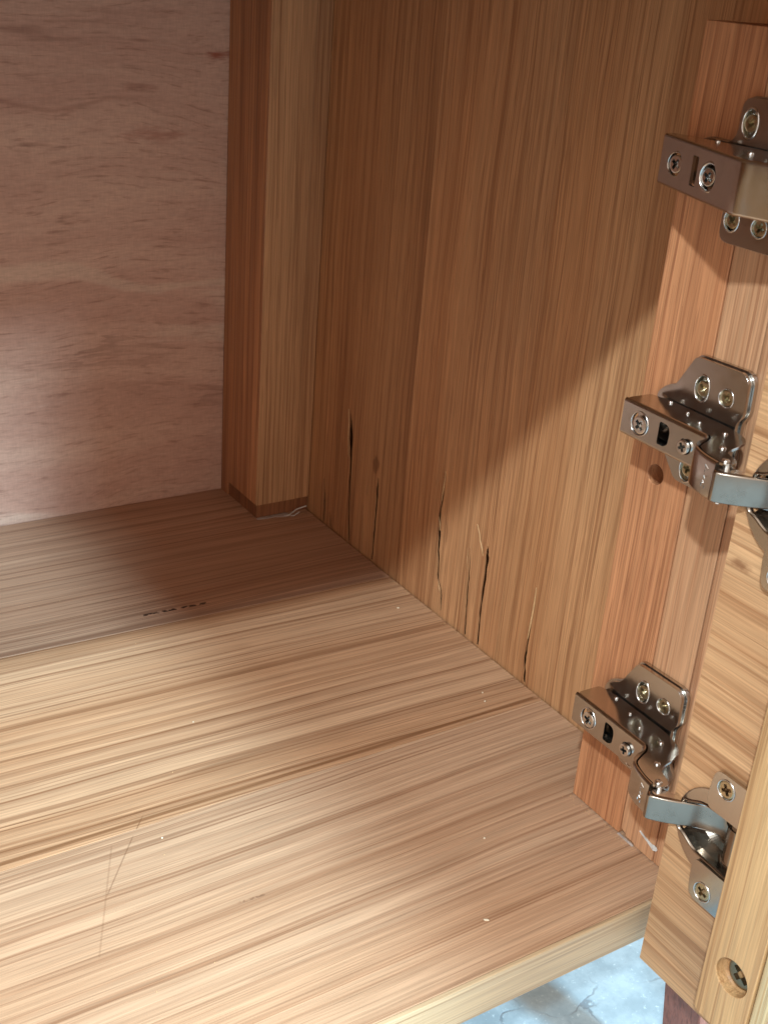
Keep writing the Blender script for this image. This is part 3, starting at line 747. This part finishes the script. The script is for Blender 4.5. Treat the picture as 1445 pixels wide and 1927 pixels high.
# ================================================================== glue, debris
def blob(name, pts, mat, parent=None, z=0.0, h=.5, seed=1, axis='z', base=0.0):
    """flat irregular flake; pts outline"""
    rnd = random.Random(seed)
    f = (lambda a, b_, d: (a, b_, base + d)) if axis == 'z' else (lambda a, b_, d: (base - d, a, b_))
    V, F = plate_geo(round_poly(pts, .6, 2), [], f, h, .02)
    V = [tuple(c + rnd.uniform(-.12, .12) for c in v) for v in V]
    return mesh_obj(name, V, F, mat, parent, smooth=False)
def strip(name, path, w, mat, th=.25):
    V, F = [], []
    for i, (x, y, z) in enumerate(path):
        k = w * (.55 + .45 * math.sin(math.pi * (i + .5) / len(path)))
        V += [(x - k * .3, y - k / 2, z), (x, y, z + th * 1.6), (x + k * .3, y + k / 2, z + th), (x, y, z - th * .3)]
    for i in range(len(path) - 1):
        a, b_ = 4 * i, 4 * i + 4
        F += [(a + j, a + (j + 1) % 4, b_ + (j + 1) % 4, b_ + j) for j in range(4)]
    F += [(3, 2, 1, 0), tuple(range(len(V) - 4, len(V)))]
    return mesh_obj(name, V, F, mat, None)
curl = strip('glue_curl', [(357.5, 646.5, .3), (361.0, 645.8, .6), (364.5, 646.6, 1.8), (367.0, 646.8, 3.2), (370.5, 647.2, 3.6), (375.5, 647.6, 4.0)], 1.7, L['glue'])
tag(curl, 'small curled strip of dried white glue at foot of the rear corner post', 'glue')
curl2 = strip('glue_curl', [(362.0, 644.6, .3), (364.0, 643.8, .5), (366.5, 644.6, 1.2), (369.0, 645.4, 1.5)], 1.3, L['glue'])
tag(curl2, 'short stub of dried white glue under the larger curled strip', 'glue')
gs = blob('glue_smear', [(338.6, 648.6), (345, 647.6), (352, 647.6), (358, 645.2), (363, 646.0), (361, 650.2), (350, 650.4), (342, 650.6), (338.8, 650.4)], L['gluedark'], None, h=.55, seed=5)
tag(gs, 'thin greyish glue smear along the foot of the rear corner post', 'glue')
gf = blob('glue_flake', [(282.6, 10.6), (279.0, 9.6), (274.0, 8.8), (271.4, 9.2), (270.9, 7.4), (273.0, 6.4), (277.0, 8.2), (281.0, 9.6)], L['glue'], None, h=.5, seed=8, axis='x', base=SX + .1)
tag(gf, 'whitish glue flake stuck low on the stile below the lowest hinge', 'glue')
gl = blob('glue_bead', [(294.0, .9), (284.4, .8), (284.2, -.0), (294.2, -.1)], L['gluedark'], None, h=.5, seed=9, axis='x', base=SX - .1)
tag(gl, 'dark glue bead in the joint between stile foot and shelf', 'glue')

def crumb(x, y, s, label, long=1.0, rot=0.0):
    rnd = random.Random(int(x * 7 + y))
    bm = bmesh.new(); bmesh.ops.create_icosphere(bm, subdivisions=1, radius=1)
    for v in bm.verts:
        v.co = Vector((v.co.x * s * long, v.co.y * s, v.co.z * s * .6)) * rnd.uniform(.7, 1.25)
    bmesh.ops.rotate(bm, verts=bm.verts, cent=(0, 0, 0), matrix=Matrix.Rotation(rot, 3, 'Z'))
    for v in bm.verts: v.co *= MM
    me = bpy.data.meshes.new('crumb'); bm.to_mesh(me); bm.free(); me.materials.append(L['crumb'])
    o = bpy.data.objects.new('crumb', me); col.objects.link(o); o.location = (x * MM, y * MM, s * .5 * MM)
    tag(o, label, 'crumb', 'crumbs on the shelf')
crumb(360.1, 507.8, .75, 'round pale crumb on the shelf beside the split side panel')
crumb(254.6, 278.6, .6, 'largest elongated white crumb near the front edge of the shelf', 2.2, -.6)
crumb(283.7, 319.0, .55, 'tiny pale crumb on the shelf left of the lowest hinge')
crumb(348.4, 405.9, .6, 'pale crumb on the shelf near the foot of the shortest split', 1.5, .8)
crumb(352.0, 413.0, .5, 'tiny pale crumb just behind another crumb by the side panel', 1.3, .2)
crumb(206.0, 455.0, .5, 'tiny pale crumb alone in the middle of the shelf')
crumb(159.5, 383.0, .5, 'tiny white crumb on the shelf beside the long scratch')


# fine wood dust gathered along the joints of the shelf
rnd = random.Random(21); V, F = [], []
for k in range(420):
    q = rnd.random()
    if q < .55: x, y = WX - 1.2 - abs(rnd.gauss(0, 2.2)), rnd.uniform(330, 645)
    elif q < .75: x, y = 339 + rnd.uniform(0, 38), 648.5 - abs(rnd.gauss(0, 3.5))
    elif q < .9: x, y = SX - .6 - abs(rnd.gauss(0, 2.5)), rnd.uniform(258, 326)
    else: x, y = rnd.uniform(120, 370), rnd.uniform(270, 690)
    t = rnd.uniform(.09, .26); n = len(V); a = rnd.uniform(0, 6.28); l = rnd.uniform(1, 2.4)
    for i in range(3):
        e = a + i * 2.09; V.append((x + t * l * math.cos(e), y + t * math.sin(e), .06))
    V.append((x, y, .06 + t * 1.3)); F += [(n, n + 1, n + 3), (n + 1, n + 2, n + 3), (n + 2, n, n + 3), (n, n + 2, n + 1)]
tag(mesh_obj('wood_dust', V, F, L['splinter']), 'fine wood dust lying along the joints of the shelf', 'dust', kind='stuff')
